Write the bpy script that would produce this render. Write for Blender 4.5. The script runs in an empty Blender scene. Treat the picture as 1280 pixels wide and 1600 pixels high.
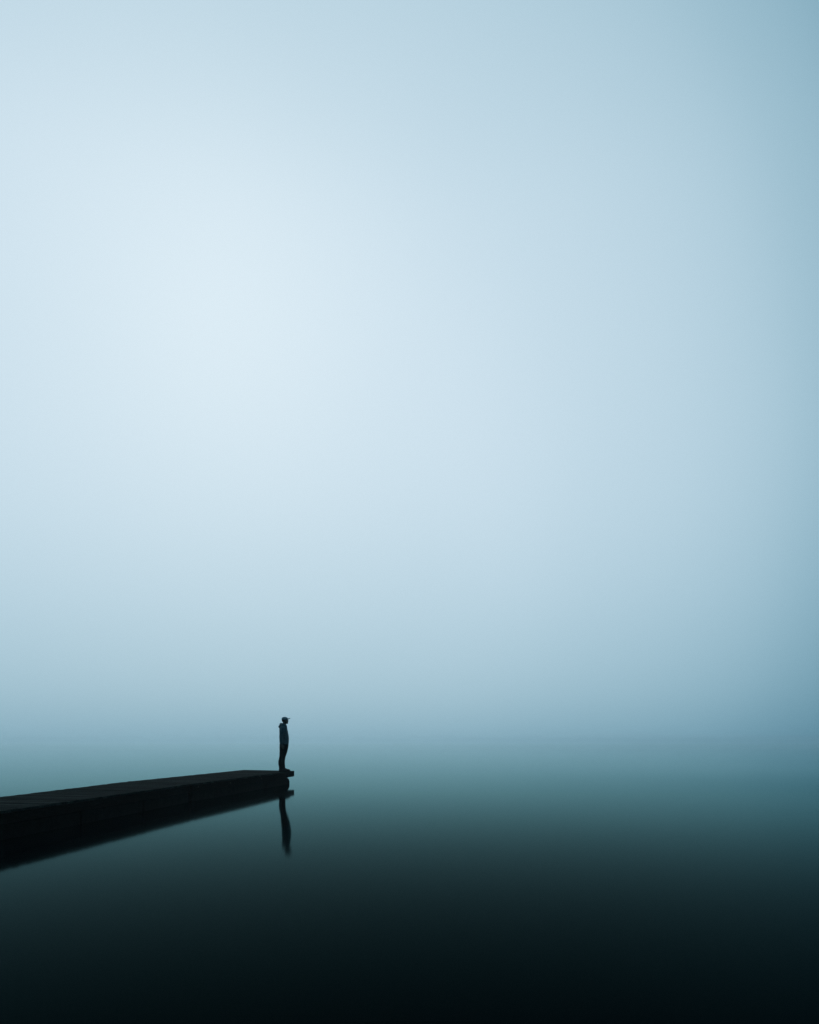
import bpy, bmesh, math, random
from mathutils import Vector, Matrix, noise
R = math.radians
rnd = random.Random(7)
C = bpy.context.scene.collection
sc = bpy.context.scene

# ------------------------------------------------------------------ camera
CAM_H = 1.37
cam = bpy.data.cameras.new('camera')
cam.sensor_fit = 'VERTICAL'
cam.sensor_height = 24.0
cam.lens = 24.0 * 1067.0 / 1600.0
cam.shift_y = 0.225
cam.clip_start = 0.05
cam.clip_end = 9000
cam_o = bpy.data.objects.new('camera', cam)
C.objects.link(cam_o)
cam_o.location = (0, 0, CAM_H)
cam_o.rotation_euler = (R(90), 0, 0)
sc.camera = cam_o

# ------------------------------------------------------------------ view / engine
sc.view_settings.view_transform = 'Standard'
sc.view_settings.look = 'None'
sc.view_settings.exposure = 0
sc.view_settings.gamma = 1
sc.render.engine = 'CYCLES'
sc.cycles.use_denoising = True
sc.cycles.volume_bounces = 1
sc.cycles.max_bounces = 6
sc.render.dither_intensity = 1.6

# ------------------------------------------------------------------ sky: low sun glowing through thick fog
SUN_AZ, SUN_EL = R(-16), R(33)          # azimuth from +Y (negative = towards -X)
SUN_DIR = Vector((math.sin(SUN_AZ) * math.cos(SUN_EL), math.cos(SUN_AZ) * math.cos(SUN_EL), math.sin(SUN_EL)))
GLOW_DIR = Vector((math.sin(R(-18)) * math.cos(R(14)), math.cos(R(-18)) * math.cos(R(14)), math.sin(R(14))))   # centre of the lit fog bank below it

w = bpy.data.worlds.new('World')
sc.world = w
w.use_nodes = True
nt = w.node_tree
nt.nodes.clear()
N = nt.nodes.new
L = nt.links.new

def m(op, a, b=None, c=None, tree=None):
    n = (tree or nt).nodes.new('ShaderNodeMath')
    n.operation = op
    for i, v in enumerate((a, b, c)):
        if v is None:
            continue
        if isinstance(v, (int, float)):
            n.inputs[i].default_value = v
        else:
            (tree or nt).links.new(v, n.inputs[i])
    return n.outputs[0]

def curve(val, pts, tree=None):
    t = tree or nt
    n = t.nodes.new('ShaderNodeFloatCurve')
    c = n.mapping.curves[0]
    n.mapping.use_clip = False
    while len(c.points) > 2:
        c.points.remove(c.points[-1])
    c.points[0].location = pts[0]
    c.points[1].location = pts[-1]
    for p in pts[1:-1]:
        c.points.new(*p)
    for p in c.points:
        p.handle_type = 'AUTO_CLAMPED'
    n.mapping.update()
    t.links.new(val, n.inputs['Value'])
    return n.outputs[0]

tc = N('ShaderNodeTexCoord')
nrm = N('ShaderNodeVectorMath'); nrm.operation = 'NORMALIZE'
L(tc.outputs['Generated'], nrm.inputs[0])
dot = N('ShaderNodeVectorMath'); dot.operation = 'DOT_PRODUCT'
L(nrm.outputs[0], dot.inputs[0]); dot.inputs[1].default_value = GLOW_DIR
sep = N('ShaderNodeSeparateXYZ'); L(nrm.outputs[0], sep.inputs[0])
ang = m('DIVIDE', m('ARCCOSINE', m('MINIMUM', m('MAXIMUM', dot.outputs['Value'], -1), 1)), math.pi)   # 0..1 = 0..180 deg
el = m('DIVIDE', m('ARCSINE', m('MAXIMUM', sep.outputs[2], 0)), math.pi / 2)                            # 0..1 = 0..90 deg
# brightness of lit fog away from the hidden sun, and its thinning with height
#AA
A = curve(ang, [(0, .750), (.0444, .750), (.0889, .746), (.1333, .742), (.1778, .708), (.2222, .655), (.2667, .522), (.3111, .335), (.3556, .26), (.4, .19), (.5, .13), (.7, .10), (1, .09)])
E = curve(el, [(0, .570), (.0222, .648), (.0556, .745), (.1, .828), (.1556, .905), (.2222, .965), (.3111, 1.0), (.4, 1.01), (.4889, .972), (.5778, .94), (1, .9)])
lum = m('MULTIPLY', A, E)
# very broad, faint unevenness of the fog bank
nz = N('ShaderNodeTexNoise'); nz.inputs['Scale'].default_value = 1.6; nz.inputs['Detail'].default_value = 2
L(nrm.outputs[0], nz.inputs['Vector'])
lum = m('MULTIPLY', lum, m('ADD', m('MULTIPLY', nz.outputs[0], .06), .97))
rr = m('MULTIPLY', m('POWER', lum, 1.60), .947)
bb = m('MULTIPLY', m('POWER', lum, .835), 1.085)
cmb = N('ShaderNodeCombineColor')
L(rr, cmb.inputs[0]); L(lum, cmb.inputs[1]); L(bb, cmb.inputs[2])
sky = N('ShaderNodeTexSky'); sky.sky_type = 'NISHITA'; sky.sun_disc = False
sky.sun_elevation = SUN_EL
sky.sun_rotation = SUN_AZ
sky.air_density = 1.0; sky.dust_density = 4.0
bg1 = N('ShaderNodeBackground'); L(sky.outputs[0], bg1.inputs[0]); bg1.inputs[1].default_value = 0.05
bg2 = N('ShaderNodeBackground'); L(cmb.outputs[0], bg2.inputs[0]); bg2.inputs[1].default_value = 1.0
mx = N('ShaderNodeMixShader'); mx.inputs[0].default_value = 0.96     # 4 % of the clear sky gets through the fog
L(bg1.outputs[0], mx.inputs[1]); L(bg2.outputs[0], mx.inputs[2])
out = N('ShaderNodeOutputWorld'); L(mx.outputs[0], out.inputs[0])

sun = bpy.data.lights.new('sun', 'SUN')
sun.energy = 0.5
sun.angle = R(10)
sun.color = (1.0, .98, .95)
sun_o = bpy.data.objects.new('sun', sun)
C.objects.link(sun_o)
sun_o.rotation_euler = (-SUN_DIR).to_track_quat('-Z', 'Y').to_euler()
sun_o.location = (0, 0, 20)

# ------------------------------------------------------------------ helpers
def mat(name, base, rough=.7, spec=.3, nscale=8, var=.35, bump=.0, stretch=(1, 1, 1), sheen=0):
    mt = bpy.data.materials.new(name)
    mt.use_nodes = True
    t = mt.node_tree
    b = t.nodes['Principled BSDF']
    b.inputs['Roughness'].default_value = rough
    b.inputs['Specular IOR Level'].default_value = spec
    co = t.nodes.new('ShaderNodeTexCoord')
    mp = t.nodes.new('ShaderNodeMapping'); mp.inputs['Scale'].default_value = stretch
    t.links.new(co.outputs['Object'], mp.inputs[0])
    n = t.nodes.new('ShaderNodeTexNoise')
    n.inputs['Scale'].default_value = nscale; n.inputs['Detail'].default_value = 6
    t.links.new(mp.outputs[0], n.inputs['Vector'])
    cr = t.nodes.new('ShaderNodeValToRGB')
    cr.color_ramp.elements[0].position = .3; cr.color_ramp.elements[1].position = .7
    cr.color_ramp.elements[0].color = tuple(c * (1 - var) for c in base) + (1,)
    cr.color_ramp.elements[1].color = tuple(min(1, c * (1 + var)) for c in base) + (1,)
    t.links.new(n.outputs[0], cr.inputs[0])
    t.links.new(cr.outputs[0], b.inputs['Base Color'])
    if bump:
        bp = t.nodes.new('ShaderNodeBump'); bp.inputs['Strength'].default_value = bump
        bp.inputs['Distance'].default_value = .01
        t.links.new(n.outputs[0], bp.inputs['Height']); t.links.new(bp.outputs[0], b.inputs['Normal'])
    return mt

def mesh_obj(name, bm, material, parent=None, smooth=False):
    me = bpy.data.meshes.new(name)
    bmesh.ops.recalc_face_normals(bm, faces=bm.faces)
    bm.to_mesh(me); bm.free()
    me.materials.append(material)
    for p in me.polygons:
        p.use_smooth = smooth
    o = bpy.data.objects.new(name, me)
    C.objects.link(o)
    o.parent = parent
    return o

def quad_box(bm, a0, a1, b0, b1, z0, z1, mat_index=0):
    """box on a plan quad a0-a1-b1-b0 (2-D points), from z0 to z1"""
    lo = [bm.verts.new((p[0], p[1], z0)) for p in (a0, a1, b1, b0)]
    hi = [bm.verts.new((p[0], p[1], z1)) for p in (a0, a1, b1, b0)]
    fs = [bm.faces.new(lo[::-1]), bm.faces.new(hi)]
    for i in range(4):
        j = (i + 1) % 4
        fs.append(bm.faces.new((lo[i], lo[j], hi[j], hi[i])))
    for f in fs:
        f.material_index = mat_index
    return lo + hi

def lerp(a, b, t):
    return (a[0] + (b[0] - a[0]) * t, a[1] + (b[1] - a[1]) * t)

# ------------------------------------------------------------------ water
wm = bpy.data.materials.new('still_water'); wm.use_nodes = True
t = wm.node_tree; t.nodes.clear()
geo = t.nodes.new('ShaderNodeNewGeometry')
n1 = t.nodes.new('ShaderNodeTexNoise'); n1.inputs['Scale'].default_value = .22; n1.inputs['Detail'].default_value = 1.0
t.links.new(geo.outputs['Position'], n1.inputs['Vector'])
v1 = t.nodes.new('ShaderNodeVectorMath'); v1.operation = 'SUBTRACT'; v1.inputs[1].default_value = (.5, .5, .5)
t.links.new(n1.outputs['Color'], v1.inputs[0])
v2 = t.nodes.new('ShaderNodeVectorMath'); v2.operation = 'MULTIPLY'; v2.inputs[1].default_value = (.020, .004, 0)
t.links.new(v1.outputs[0], v2.inputs[0])
v3 = t.nodes.new('ShaderNodeVectorMath'); v3.operation = 'ADD'; v3.inputs[1].default_value = (0, 0, 1)
# long, almost flat swell that bends mirror images a little sideways and draws them out
sp = t.nodes.new('ShaderNodeSeparateXYZ'); t.links.new(geo.outputs['Position'], sp.inputs[0])
ph = m('SINE', m('MULTIPLY', m('SUBTRACT', 17.5, m('ADD', sp.outputs[1], m('MULTIPLY', sp.outputs[0], .12, tree=t), tree=t), tree=t), 2 * math.pi / 31, tree=t), tree=t)
# the swell dies out towards open water
fall = m('DIVIDE', 1, m('ADD', 1, m('POWER', m('DIVIDE', m('ABSOLUTE', sp.outputs[1], tree=t), 24, tree=t), 4, tree=t), tree=t), tree=t)
shel = t.nodes.new('ShaderNodeMapRange'); shel.interpolation_type = 'SMOOTHSTEP'      # sheltered strip along the pier
t.links.new(sp.outputs[0], shel.inputs[0]); shel.inputs[1].default_value = -5.2; shel.inputs[2].default_value = -2.2
far_calm = fall
fall = m('MULTIPLY', fall, m('ADD', .08, m('MULTIPLY', .92, shel.outputs[0], tree=t), tree=t), tree=t)
cs = t.nodes.new('ShaderNodeCombineXYZ')
t.links.new(m('MULTIPLY', ph, -.024, tree=t), cs.inputs[0]); t.links.new(m('MULTIPLY', ph, .0008, tree=t), cs.inputs[1])
v5 = t.nodes.new('ShaderNodeVectorMath'); v5.operation = 'ADD'
t.links.new(v2.outputs[0], v5.inputs[0]); t.links.new(cs.outputs[0], v5.inputs[1])
v6 = t.nodes.new('ShaderNodeVectorMath'); v6.operation = 'SCALE'
t.links.new(v5.outputs[0], v6.inputs[0]); t.links.new(fall, v6.inputs['Scale'])
t.links.new(v6.outputs[0], v3.inputs[0])
v4 = t.nodes.new('ShaderNodeVectorMath'); v4.operation = 'NORMALIZE'
t.links.new(v3.outputs[0], v4.inputs[0])
gl = t.nodes.new('ShaderNodeBsdfGlossy'); gl.inputs['Roughness'].default_value = .058
t.links.new(v4.outputs[0], gl.inputs['Normal'])
df = t.nodes.new('ShaderNodeBsdfDiffuse'); df.inputs['Color'].default_value = (.0001, .0008, .0018, 1)
t.links.new(m('MULTIPLY', .066, m('ADD', .12, m('MULTIPLY', .88, far_calm, tree=t), tree=t), tree=t), gl.inputs['Roughness'])
# reflectance of the surface seen through a polariser (parallel component only), so it fades fast off the horizon
IOR = 1.052
dn = t.nodes.new('ShaderNodeVectorMath'); dn.operation = 'DOT_PRODUCT'
t.links.new(geo.outputs['Incoming'], dn.inputs[0]); t.links.new(geo.outputs['Normal'], dn.inputs[1])
ci = m('ABSOLUTE', dn.outputs['Value'], tree=t)
ct = m('SQRT', m('SUBTRACT', 1, m('DIVIDE', m('SUBTRACT', 1, m('MULTIPLY', ci, ci, tree=t), tree=t), IOR * IOR, tree=t), tree=t), tree=t)
nc = m('MULTIPLY', ci, IOR, tree=t)
ra = m('DIVIDE', m('SUBTRACT', nc, ct, tree=t), m('ADD', nc, ct, tree=t), tree=t)
refl = m('MULTIPLY', ra, ra, tree=t)
# tonal fall-off of the reflected light put into the glossy tint (red first)
q = m('SUBTRACT', 1, m('EXPONENT', m('MULTIPLY', -1, m('POWER', m('DIVIDE', refl, .2, tree=t), 1.3, tree=t), tree=t), tree=t), tree=t)
cc = t.nodes.new('ShaderNodeCombineColor')
t.links.new(m('ADD', .12, m('MULTIPLY', .88, m('POWER', refl, .6, tree=t), tree=t), tree=t), cc.inputs[0])
t.links.new(m('ADD', .42, m('MULTIPLY', .58, q, tree=t), tree=t), cc.inputs[1])
t.links.new(m('ADD', .43, m('MULTIPLY', .56, q, tree=t), tree=t), cc.inputs[2])
t.links.new(cc.outputs[0], gl.inputs['Color'])
ms = t.nodes.new('ShaderNodeMixShader')
t.links.new(refl, ms.inputs[0]); t.links.new(df.outputs[0], ms.inputs[1]); t.links.new(gl.outputs[0], ms.inputs[2])
wo = t.nodes.new('ShaderNodeOutputMaterial'); t.links.new(ms.outputs[0], wo.inputs[0])
bm = bmesh.new()
S = 900
vs = [bm.verts.new(p) for p in ((-S, -200, 0), (S, -200, 0), (S, S, 0), (-S, S, 0))]
bm.faces.new(vs)
water = mesh_obj('water', bm, wm)
water['kind'] = 'structure'

# ------------------------------------------------------------------ pier
DECK = 0.413
wood = mat('wet_dark_deck_boards', (.010, .017, .0165), rough=.9, spec=.006, nscale=3.0, var=.45, bump=.5, stretch=(1.2, 9, 4))
wood2 = mat('wet_grey_deck_boards', (.018, .028, .026), rough=.88, spec=.008, nscale=4.0, var=.4, bump=.5, stretch=(1.2, 9, 4))
wood3 = mat('black_soaked_boards', (.006, .010, .0100), rough=.9, spec=.006, nscale=3.5, var=.5, bump=.5, stretch=(1.2, 9, 4))
side = mat('tarred_side_timber', (.005, .0045, .004), rough=.9, spec=.03, nscale=5, var=.5, bump=.4, stretch=(1, 1, 6))
floatm = mat('algae_stained_float', (.003, .004, .004), rough=.9, spec=.03, nscale=7, var=.5, bump=.3)
steel = mat('rusty_bolt', (.030, .022, .018), rough=.7, spec=.2, nscale=30, var=.3)

pier = bpy.data.objects.new('pier', None)
C.objects.link(pier)
pier['label'] = 'long dark wooden pier on low floats reaching out over the still misty water'
pier['category'] = 'pier'

# plan corners of the joints between the sections: (edge towards the viewer, edge away from the viewer)
J = [((-7.60, -8.0), (-9.30, -7.9)),
     ((-6.31, 3.0), (-8.04, 3.35)),
     ((-5.73, 9.3), (-7.32, 9.5)),
     ((-5.03, 15.7), (-6.89, 16.5)),
     ((-3.88, 22.9), (-5.77, 23.72))]

def rounded_block(bm, n0, n1, f0, f1, z0, z1, r=.09, seg=5):
    """float: plan quad, top edges at both ends and both sides rounded"""
    vs = quad_box(bm, n0, n1, f0, f1, z0, z1)
    top = [e for e in bm.edges if all(v in vs for v in e.verts) and
           all(abs(v.co.z - z1) < 1e-6 for v in e.verts)]
    vert = [e for e in bm.edges if all(v in vs for v in e.verts) and
            abs(e.verts[0].co.z - e.verts[1].co.z) > 1e-3]
    bmesh.ops.bevel(bm, geom=top + vert, offset=r, segments=seg, profile=.5, affect='EDGES')

for k in range(len(J) - 1):
    (na, fa), (nb, fb) = J[k], J[k + 1]
    ln = math.dist(na, nb)
    last = k == len(J) - 2
    # cross boards, one mesh per section (board joints are real gaps)
    bm = bmesh.new()
    nb_boards = int(ln / .146)
    for i in range(nb_boards):
        t0 = (i + .03) / nb_boards
        t1 = (i + .965) / nb_boards
        over = rnd.uniform(-.006, .009)
        dz = rnd.uniform(-.003, .003)
        tilt = rnd.uniform(-.0025, .0025)
        p00, p01 = lerp(na, nb, t0), lerp(na, nb, t1)
        q00, q01 = lerp(fa, fb, t0), lerp(fa, fb, t1)
        wd = math.dist(p00, q00)
        e0 = -(.012 + over) / wd
        a0, a1 = lerp(p00, q00, e0), lerp(p01, q01, e0)
        b0, b1 = lerp(q00, p00, e0 + rnd.uniform(-.003, .003)), lerp(q01, p01, e0)
        mi = rnd.choices((0, 1, 2), (5, 3, 3))[0]
        vv = quad_box(bm, a0, a1, b0, b1, DECK - .036 + dz, DECK + dz, mi)
        for v in (vv[1], vv[2], vv[5], vv[6]):
            v.co.z += tilt
    bmesh.ops.bevel(bm, geom=[e for e in bm.edges if abs(e.verts[0].co.z - e.verts[1].co.z) < .02 and
                              e.verts[0].co.z > DECK - .012 and e.verts[1].co.z > DECK - .012],
                    offset=.004, segments=1, affect='EDGES')
    d = mesh_obj('deck', bm, wood, pier)
    d.data.materials.append(wood2); d.data.materials.append(wood3)
    # bearers just inside both long edges
    def inset(p, q, s):
        return lerp(p, q, s / math.dist(p, q))
    for (A0, A1, B0, B1) in ((na, nb, fa, fb), (fa, fb, na, nb)):
        bm = bmesh.new()
        c0, c1 = lerp(A0, A1, .004), lerp(A0, A1, .996)
        d0, d1 = lerp(B0, B1, .004), lerp(B0, B1, .996)
        quad_box(bm, inset(c0, d0, .0), inset(c1, d1, .0), inset(c0, d0, .055), inset(c1, d1, .055), DECK - .185, DECK - .042)
        bmesh.ops.bevel(bm, geom=bm.edges[:], offset=.005, segments=1, affect='EDGES')
        mesh_obj('side_board', bm, side, pier)
        # lower waling a little further in
        bm = bmesh.new()
        g0, g1 = lerp(A0, A1, .01), lerp(A0, A1, .935 if last else .99)
        h0, h1 = lerp(B0, B1, .01), lerp(B0, B1, .935 if last else .99)
        quad_box(bm, inset(g0, h0, .06), inset(g1, h1, .06), inset(g0, h0, .13), inset(g1, h1, .13), DECK - .27, DECK - .11)
        mesh_obj('bearer', bm, side, pier)
    # end cross beams
    for tt in ((.004, .012), (.988, .996)):
        bm = bmesh.new()
        a0, a1 = lerp(na, nb, tt[0]), lerp(na, nb, tt[1])
        b0, b1 = lerp(fa, fb, tt[0]), lerp(fa, fb, tt[1])
        quad_box(bm, inset(a0, b0, .058), inset(a1, b1, .058), inset(b0, a0, .058), inset(b1, a1, .058), DECK - .18, DECK - .043)
        mesh_obj('cross_beam', bm, side, pier)
    # floats: a row of rounded pontoons that nearly touch
    nf = max(2, round(ln / 2.4))
    tend = .965 if last else .992
    for i in range(nf):
        t0 = .012 + (tend - .012) * i / nf
        t1 = .012 + (tend - .012) * (i + 1) / nf - .003
        a0, a1 = lerp(na, nb, t0), lerp(na, nb, t1)
        b0, b1 = lerp(fa, fb, t0), lerp(fa, fb, t1)
        bm = bmesh.new()
        rounded_block(bm, inset(a0, b0, .02), inset(a1, b1, .02), inset(b0, a0, .02), inset(b1, a1, .02), -.30, DECK - (.20 if last and i == nf - 1 else .17), r=.13 if last and i == nf - 1 else .05)
        mesh_obj('float', bm, floatm, pier, smooth=False)

# end board closing the last section, its bolts
(na, fa), (nb, fb) = J[-2], J[-1]
u = Vector((nb[0] - na[0], nb[1] - na[1], 0)).normalized()
bm = bmesh.new()
p0 = (nb[0] + u.x * .002, nb[1] + u.y * .002); q0 = (fb[0] + u.x * .002, fb[1] + u.y * .002)
quad_box(bm, p0, (p0[0] + u.x * .045, p0[1] + u.y * .045), q0, (q0[0] + u.x * .045, q0[1] + u.y * .045), DECK - .178, DECK + .002)
bmesh.ops.bevel(bm, geom=bm.edges[:], offset=.005, segments=1, affect='EDGES')
mesh_obj('end_board', bm, side, pier)
su = Vector((u.y, -u.x, 0))     # outward from the viewer-side edge
for tt, dz in ((.992, -.085), (.972, -.12), (.93, -.085), (.6, -.1), (.3, -.1), (.05, -.09)):
    p = lerp(na, nb, tt)
    bm = bmesh.new()
    mtx = Matrix.Translation((p[0] + su.x * .006, p[1] + su.y * .006, DECK + dz)) @ su.to_track_quat('Z', 'Y').to_matrix().to_4x4()
    bmesh.ops.create_cone(bm, cap_ends=True, segments=12, radius1=.016, radius2=.012, depth=.014, matrix=mtx)
    mesh_obj('bolt', bm, steel, pier)

# ------------------------------------------------------------------ person
def ring_loft(bm, rings, n=24, power=2.3, axis='z'):
    """rings: (pos_along_axis, x0, x1, yc, ry); closed, capped tube. axis z: sections in XY; axis x: sections (z0,z1) in YZ"""
    loops = []
    for (s, a, b, yc, ry) in rings:
        c, r = (a + b) / 2, (b - a) / 2
        lp = []
        for i in range(n):
            th = 2 * math.pi * i / n
            cx, sy = math.cos(th), math.sin(th)
            px = math.copysign(abs(cx) ** (2 / power), cx) * r + c
            py = math.copysign(abs(sy) ** (2 / power), sy) * ry + yc
            lp.append(bm.verts.new((px, py, s) if axis == 'z' else (s, py, px)))
        loops.append(lp)
    for p, q in zip(loops, loops[1:]):
        for i in range(n):
            j = (i + 1) % n
            bm.faces.new((p[i], p[j], q[j], q[i]))
    bm.faces.new(loops[0][::-1]); bm.faces.new(loops[-1])

def tube(bm, pts, radii, n=14, flat=1.0, cap=True):
    """round tube through 3-D points with domed ends"""
    P = [Vector(p) for p in pts]
    if cap:
        d0 = (P[0] - P[1]).normalized(); d1 = (P[-1] - P[-2]).normalized()
        P = [P[0] + d0 * radii[0] * .8] + P + [P[-1] + d1 * radii[-1] * .8]
        radii = [radii[0] * .45] + list(radii) + [radii[-1] * .45]
    loops = []
    for i, p in enumerate(P):
        d = (P[min(i + 1, len(P) - 1)] - P[max(i - 1, 0)]).normalized()
        ref = Vector((1, 0, 0)) if abs(d.x) < .8 else Vector((0, 0, 1))
        a = d.cross(ref).normalized(); b = d.cross(a)
        loops.append([bm.verts.new(p + (a * math.cos(2 * math.pi * k / n) * flat + b * math.sin(2 * math.pi * k / n)) * radii[i]) for k in range(n)])
    for p, q in zip(loops, loops[1:]):
        for i in range(n):
            j = (i + 1) % n
            bm.faces.new((p[i], p[j], q[j], q[i]))
    bm.faces.new(loops[0][::-1]); bm.faces.new(loops[-1])

def ball(bm, c, r):
    mtx = Matrix.Translation(c) @ Matrix.Diagonal((*r, 1))
    bmesh.ops.create_uvsphere(bm, u_segments=20, v_segments=12, radius=1, matrix=mtx)

def fuse(name, bm, material, parent, voxel=.006, smooth=3, folds=0, fold_scale=9):
    """union of the closed shapes into ONE continuous surface, softened, with cloth folds"""
    bmesh.ops.recalc_face_normals(bm, faces=bm.faces)
    me = bpy.data.meshes.new(name); bm.to_mesh(me); bm.free()
    tmp = bpy.data.objects.new(name, me); C.objects.link(tmp)
    rm = tmp.modifiers.new('r', 'REMESH'); rm.mode = 'VOXEL'; rm.voxel_size = voxel
    if smooth:
        s = tmp.modifiers.new('s', 'SMOOTH'); s.factor = .5; s.iterations = smooth
    dg = bpy.context.evaluated_depsgraph_get()
    me2 = bpy.data.meshes.new_from_object(tmp.evaluated_get(dg))
    bpy.data.objects.remove(tmp)
    bpy.data.meshes.remove(me)
    me2.name = name
    if folds:
        nrm_ = [v.normal.copy() for v in me2.vertices]
        for v, nn in zip(me2.vertices, nrm_):
            q = Vector((v.co.x * fold_scale, v.co.y * fold_scale, v.co.z * fold_scale * 1.7 + math.sin(v.co.x * 14) * .6))
            v.co += nn * folds * (1 - abs(noise.noise(q)) * 3)
    me2.materials.clear(); me2.materials.append(material)
    for p in me2.polygons:
        p.use_smooth = True
    o = bpy.data.objects.new(name, me2); C.objects.link(o); o.parent = parent
    return o

skin = mat('weathered_skin', (.12, .085, .07), rough=.55, spec=.3, nscale=30, var=.15)
m_jacket = mat('dark_teal_jacket_cloth', (.08, .13, .145), rough=.85, spec=.15, nscale=40, var=.25, bump=.3)
m_hood = mat('jacket_hood_lining', (.09, .15, .165), rough=.85, spec=.15, nscale=40, var=.25, bump=.3)
m_pants = mat('black_trouser_cloth', (.010, .012, .014), rough=.9, spec=.1, nscale=50, var=.3, bump=.3)
m_shoe = mat('black_shoe_leather', (.008, .009, .010), rough=.8, spec=.08, nscale=30, var=.3)
m_cap = mat('faded_grey_cap_cotton', (.34, .38, .40), rough=.9, spec=.1, nscale=60, var=.2, bump=.2)
m_hair = mat('dark_hair', (.015, .012, .010), rough=.6, spec=.3, nscale=80, var=.4)

person = bpy.data.objects.new('person', None)
C.objects.link(person)
person['label'] = 'person in grey cap and dark hooded jacket standing in profile at the pier end'
person['category'] = 'person'

FOOT = .105    # lateral half distance of the feet
def hand(bm, side_, wr):
    """hanging right/left hand, palm towards the thigh; fingers slightly curled forward. wr: wrist point"""
    x, y, z = wr
    s = side_
    # palm: flat in y
    tube(bm, [(x, y, z + .01), (x + .004, y, z - .03), (x + .012, y, z - .07), (x + .016, y, z - .088)],
         [.021, .031, .038, .036], flat=1.0, n=16)
    for v in bm.verts[-(16 * 6):]:
        v.co.y = y + (v.co.y - y) * .45
    for i, (dx, ln, rr_) in enumerate(((.0345, .072, .0078), (.0130, .080, .0080), (-.0085, .074, .0078), (-.0290, .060, .0070))):
        bx, bz = x + .008 + dx, z - .088 + abs(i - 1.2) * .004
        cu = .012 + .004 * i
        tube(bm, [(bx - .004, y, bz + .02), (bx, y - s * .002, bz - ln * .38), (bx + cu * .45, y - s * .010, bz - ln * .72), (bx + cu, y - s * .022, bz - ln)],
             [rr_, rr_, rr_ * .93, rr_ * .82], n=10)
    tube(bm, [(x + .014, y, z - .02), (x + .042, y - s * .006, z - .048), (x + .052, y - s * .012, z - .075), (x + .054, y - s * .016, z - .096)],
         [.013, .0115, .0105, .009], n=10)

ARM = [(-.052, .175, 1.425), (-.068, .215, 1.30), (-.085, .235, 1.13), (-.078, .242, 1.03), (-.060, .242, .915)]
# --- body: head, neck, torso, limbs and hands as one surface
bm = bmesh.new()
ring_loft(bm, [(1.566, .050, .098, 0, .020), (1.578, .020, .108, 0, .036), (1.598, -.015, .110, 0, .048), (1.622, -.055, .108, 0, .058),
               (1.648, -.078, .104, 0, .066), (1.675, -.086, .102, 0, .071), (1.705, -.089, .104, 0, .074), (1.735, -.086, .099, 0, .073),
               (1.762, -.070, .082, 0, .062), (1.780, -.040, .050, 0, .038)], power=2.2)
ring_loft(bm, [(1.44, -.10, .03, 0, .09), (1.50, -.085, .035, 0, .062), (1.56, -.062, .048, 0, .054), (1.63, -.062, .045, 0, .050)])   # neck
tube(bm, [(.098, 0, 1.694), (.112, 0, 1.674), (.124, 0, 1.657), (.112, 0, 1.648)], [.008, .010, .013, .011], n=10)      # nose
tube(bm, [(.098, -.016, 1.625), (.108, 0, 1.627), (.098, .016, 1.625)], [.007, .009, .007], n=8)    # upper lip
tube(bm, [(.096, -.014, 1.614), (.106, 0, 1.614), (.096, .014, 1.614)], [.007, .009, .007], n=8)    # lower lip
tube(bm, [(.080, -.045, 1.706), (.100, -.02, 1.710), (.103, 0, 1.707), (.100, .02, 1.710), (.080, .045, 1.706)], [.009] * 5, n=8)  # brow
for s in (-1, 1):
    tube(bm, [(-.006, s * .072, 1.642), (-.004, s * .078, 1.662), (-.010, s * .081, 1.683), (-.018, s * .078, 1.690)], [.008, .009, .012, .008], n=8)   # ear
    tube(bm, [(p[0], p[1] * s, p[2]) for p in ARM], [.050, .046, .040, .036, .026])
    hand(bm, s, (-.058, s * .242, .905))
    ring_loft(bm, [(.08, -.135, -.035, s * FOOT, .040), (.14, -.150, -.045, s * FOOT, .042), (.30, -.172, -.040, s * .103, .056), (.44, -.150, -.020, s * .1, .056),
                   (.60, -.140, .035, s * .096, .070), (.80, -.142, .075, s * .092, .085), (.90, -.145, .08, s * .088, .088)])
    ring_loft(bm, [(-.150, .02, .075, s * FOOT, .028), (-.09, .014, .10, s * FOOT, .033), (-.02, .014, .088, s * FOOT, .036), (.06, .014, .055, s * FOOT, .042), (.125, .014, .036, s * FOOT, .034)], axis='x')
ring_loft(bm, [(.84, -.13, .06, 0, .15), (.95, -.14, .08, 0, .165), (1.10, -.13, .09, 0, .145), (1.25, -.135, .085, 0, .155), (1.38, -.135, .065, 0, .18), (1.45, -.12, .045, 0, .16), (1.49, -.10, .035, 0, .10)])
fuse('body', bm, skin, person, voxel=.0032, smooth=2)

# eyes
for s in (-1, 1):
    bm = bmesh.new(); ball(bm, (.090, s * .031, 1.684), (.011, .012, .011))
    mesh_obj('eye', bm, mat('eye_white', (.35, .35, .35), rough=.2, spec=.5), person, True)

# --- trousers
bm = bmesh.new()
for s in (-1, 1):
    o_ = .006 * s
    rings = [(.045, -.160, .010, .072), (.09, -.163, -.002, .070), (.14, -.167, -.006, .070), (.26, -.190, -.016, .076), (.342, -.187, -.015, .080),
             (.442, -.166, .000, .080), (.509, -.155, .022, .084), (.592, -.150, .053, .092), (.726, -.149, .086, .100), (.826, -.149, .101, .104), (.90, -.148, .108, .104)]
    ring_loft(bm, [(z, a + o_, b + o_, s * (FOOT - .012 * min(1, z / .8)), ry) for (z, a, b, ry) in rings])
ring_loft(bm, [(.80, -.148, .095, 0, .13), (.90, -.150, .108, 0, .178), (1.0, -.145, .105, 0, .172)])
fuse('trousers', bm, m_pants, person, voxel=.008, smooth=3, folds=.004)

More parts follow.
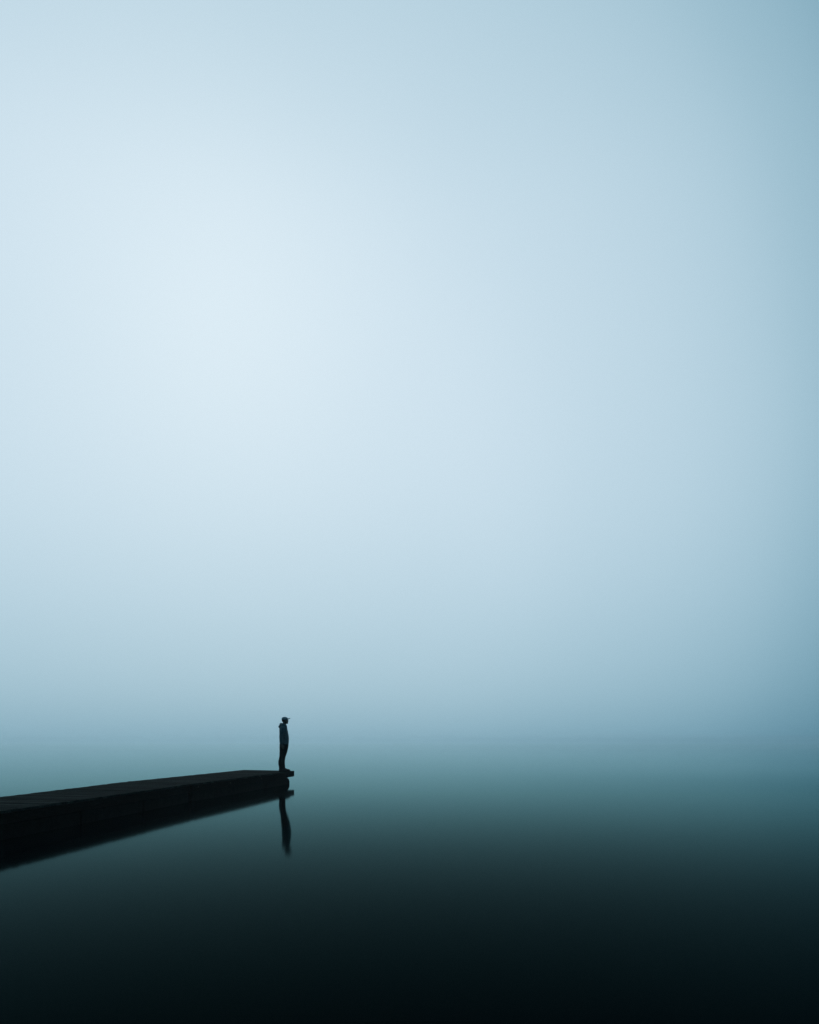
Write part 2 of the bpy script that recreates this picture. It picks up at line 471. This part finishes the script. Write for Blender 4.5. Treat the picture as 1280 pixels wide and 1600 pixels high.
# --- jacket with sleeves, hood and collar
bm = bmesh.new()
ring_loft(bm, [(.882, -.157, .118, 0, .196), (.93, -.163, .127, 0, .200), (.99, -.166, .131, 0, .196), (1.09, -.167, .132, 0, .186), (1.18, -.168, .124, 0, .188), (1.276, -.170, .106, 0, .198),
               (1.35, -.170, .095, 0, .207), (1.41, -.166, .085, 0, .205), (1.455, -.150, .074, 0, .185), (1.49, -.132, .068, 0, .150), (1.52, -.108, .062, 0, .108), (1.545, -.092, .058, 0, .084)])
for s in (-1, 1):
    tube(bm, [(p[0], p[1] * s, p[2]) for p in ARM[:-1]] + [(-.062, s * .242, .935)], [.070, .066, .062, .056, .045], n=18)
jk = fuse('jacket', bm, m_jacket, person, voxel=.008, smooth=3, folds=.005, fold_scale=8)
bm = bmesh.new()
ball(bm, (-.115, 0, 1.520), (.060, .118, .080))
ball(bm, (-.142, 0, 1.472), (.062, .110, .058))
for a in range(-120, 121, 15):     # rolled hood rim lying around the neck
    th = R(a)
    ball(bm, (-.018 - .080 * math.cos(th), .098 * math.sin(th), 1.545 - .012 * (1 - math.cos(th)) + .020 * math.cos(th)), (.030, .030, .034))
hd = fuse('hood', bm, m_hood, person, voxel=.007, smooth=3, folds=.004, fold_scale=14)

# --- shoes (sole is a sub-part)
m_sole = mat('worn_rubber_sole', (.012, .012, .012), rough=.9, spec=.05)
for s in (-1, 1):
    o_ = .006 * s
    bm = bmesh.new()
    ring_loft(bm, [(-.170 + o_, .022, .085, s * FOOT, .030), (-.150 + o_, .014, .115, s * FOOT, .040), (-.09 + o_, .014, .125, s * FOOT, .043), (-.03 + o_, .014, .118, s * FOOT, .043),
                   (.03 + o_, .014, .088, s * FOOT, .048), (.09 + o_, .014, .070, s * FOOT, .052), (.135 + o_, .014, .056, s * FOOT, .042), (.157 + o_, .020, .040, s * FOOT, .022)], axis='x')
    sh = fuse('shoe', bm, m_shoe, person, voxel=.006, smooth=2)
    bm = bmesh.new()
    ring_loft(bm, [(-.176 + o_, 0, .018, s * FOOT, .030), (-.150 + o_, 0, .018, s * FOOT, .043), (-.03 + o_, 0, .018, s * FOOT, .044), (.06 + o_, 0, .018, s * FOOT, .054),
                   (.130 + o_, .002, .020, s * FOOT, .046), (.162 + o_, .006, .022, s * FOOT, .024)], axis='x', power=4)
    mesh_obj('sole', bm, m_sole, sh, True)

# --- hair below the cap
bm = bmesh.new()
ring_loft(bm, [(1.628, -.076, -.030, 0, .050), (1.650, -.088, -.022, 0, .069), (1.680, -.096, -.016, 0, .076), (1.715, -.098, .010, 0, .079)])
fuse('hair', bm, m_hair, person, voxel=.006, smooth=2)

# --- baseball cap: crown, brim, top button
cap_rings = [(1.700, -.101, .098, .082), (1.720, -.104, .107, .084), (1.745, -.102, .106, .082), (1.768, -.092, .094, .073), (1.785, -.073, .074, .058), (1.796, -.045, .047, .036), (1.800, -.018, .022, .012)]
bm = bmesh.new()
ring_loft(bm, [(z, a, b, 0, r_) for (z, a, b, r_) in cap_rings], n=32, power=2.1)
cp = mesh_obj('cap', bm, m_cap, person, True)
bm = bmesh.new()
nu, nv = 8, 14
grid = []
for i in range(nu + 1):
    row = []
    for j in range(nv + 1):
        th = R(-62 + 124 * j / nv)
        r0x, r0y = .098, .078
        f = i / nu
        ext = .088 * math.cos(th * .95) ** .8 * f
        x = r0x * math.cos(th) + ext * math.cos(th * .35)
        y = r0y * math.sin(th) + ext * math.sin(th * .35) * .6
        z = 1.738 + .026 * f * math.cos(th) - 5.5 * y * y
        row.append((x, y, z))
    grid.append(row)
topv = [[bm.verts.new((x, y, z + .006)) for (x, y, z) in r_] for r_ in grid]
botv = [[bm.verts.new((x, y, z - .006)) for (x, y, z) in r_] for r_ in grid]
for i in range(nu):
    for j in range(nv):
        bm.faces.new((topv[i][j], topv[i + 1][j], topv[i + 1][j + 1], topv[i][j + 1]))
        bm.faces.new((botv[i][j + 1], botv[i + 1][j + 1], botv[i + 1][j], botv[i][j]))
for i in range(nu):
    for j in (0, nv):
        bm.faces.new((topv[i][j], botv[i][j], botv[i + 1][j], topv[i + 1][j]))
for j in range(nv):
    for i in (0, nu):
        bm.faces.new((topv[i][j + 1], botv[i][j + 1], botv[i][j], topv[i][j]))
mesh_obj('brim', bm, m_cap, cp, True)
bm = bmesh.new(); ball(bm, (.002, 0, 1.800), (.009, .009, .005))
mesh_obj('button', bm, m_cap, cp, True)

person.location = (-4.13, 22.60, DECK + .003)
person.rotation_euler = (0, 0, R(3))
person.scale = (1, 1, 1)

# ------------------------------------------------------------------ haze over the lake
hm = bpy.data.materials.new('haze'); hm.use_nodes = True
t = hm.node_tree; t.nodes.clear()
pv = t.nodes.new('ShaderNodeVolumePrincipled')
pv.inputs['Color'].default_value = (.70, .93, 1.0, 1)
pv.inputs['Density'].default_value = .0006
pv.inputs['Anisotropy'].default_value = .65
ho = t.nodes.new('ShaderNodeOutputMaterial'); t.links.new(pv.outputs[0], ho.inputs['Volume'])
bm = bmesh.new()
quad_box(bm, (-960, -260), (960, -260), (-960, 960), (960, 960), -1.3, 6.0)
hz = mesh_obj('haze', bm, hm)
hz['kind'] = 'stuff'
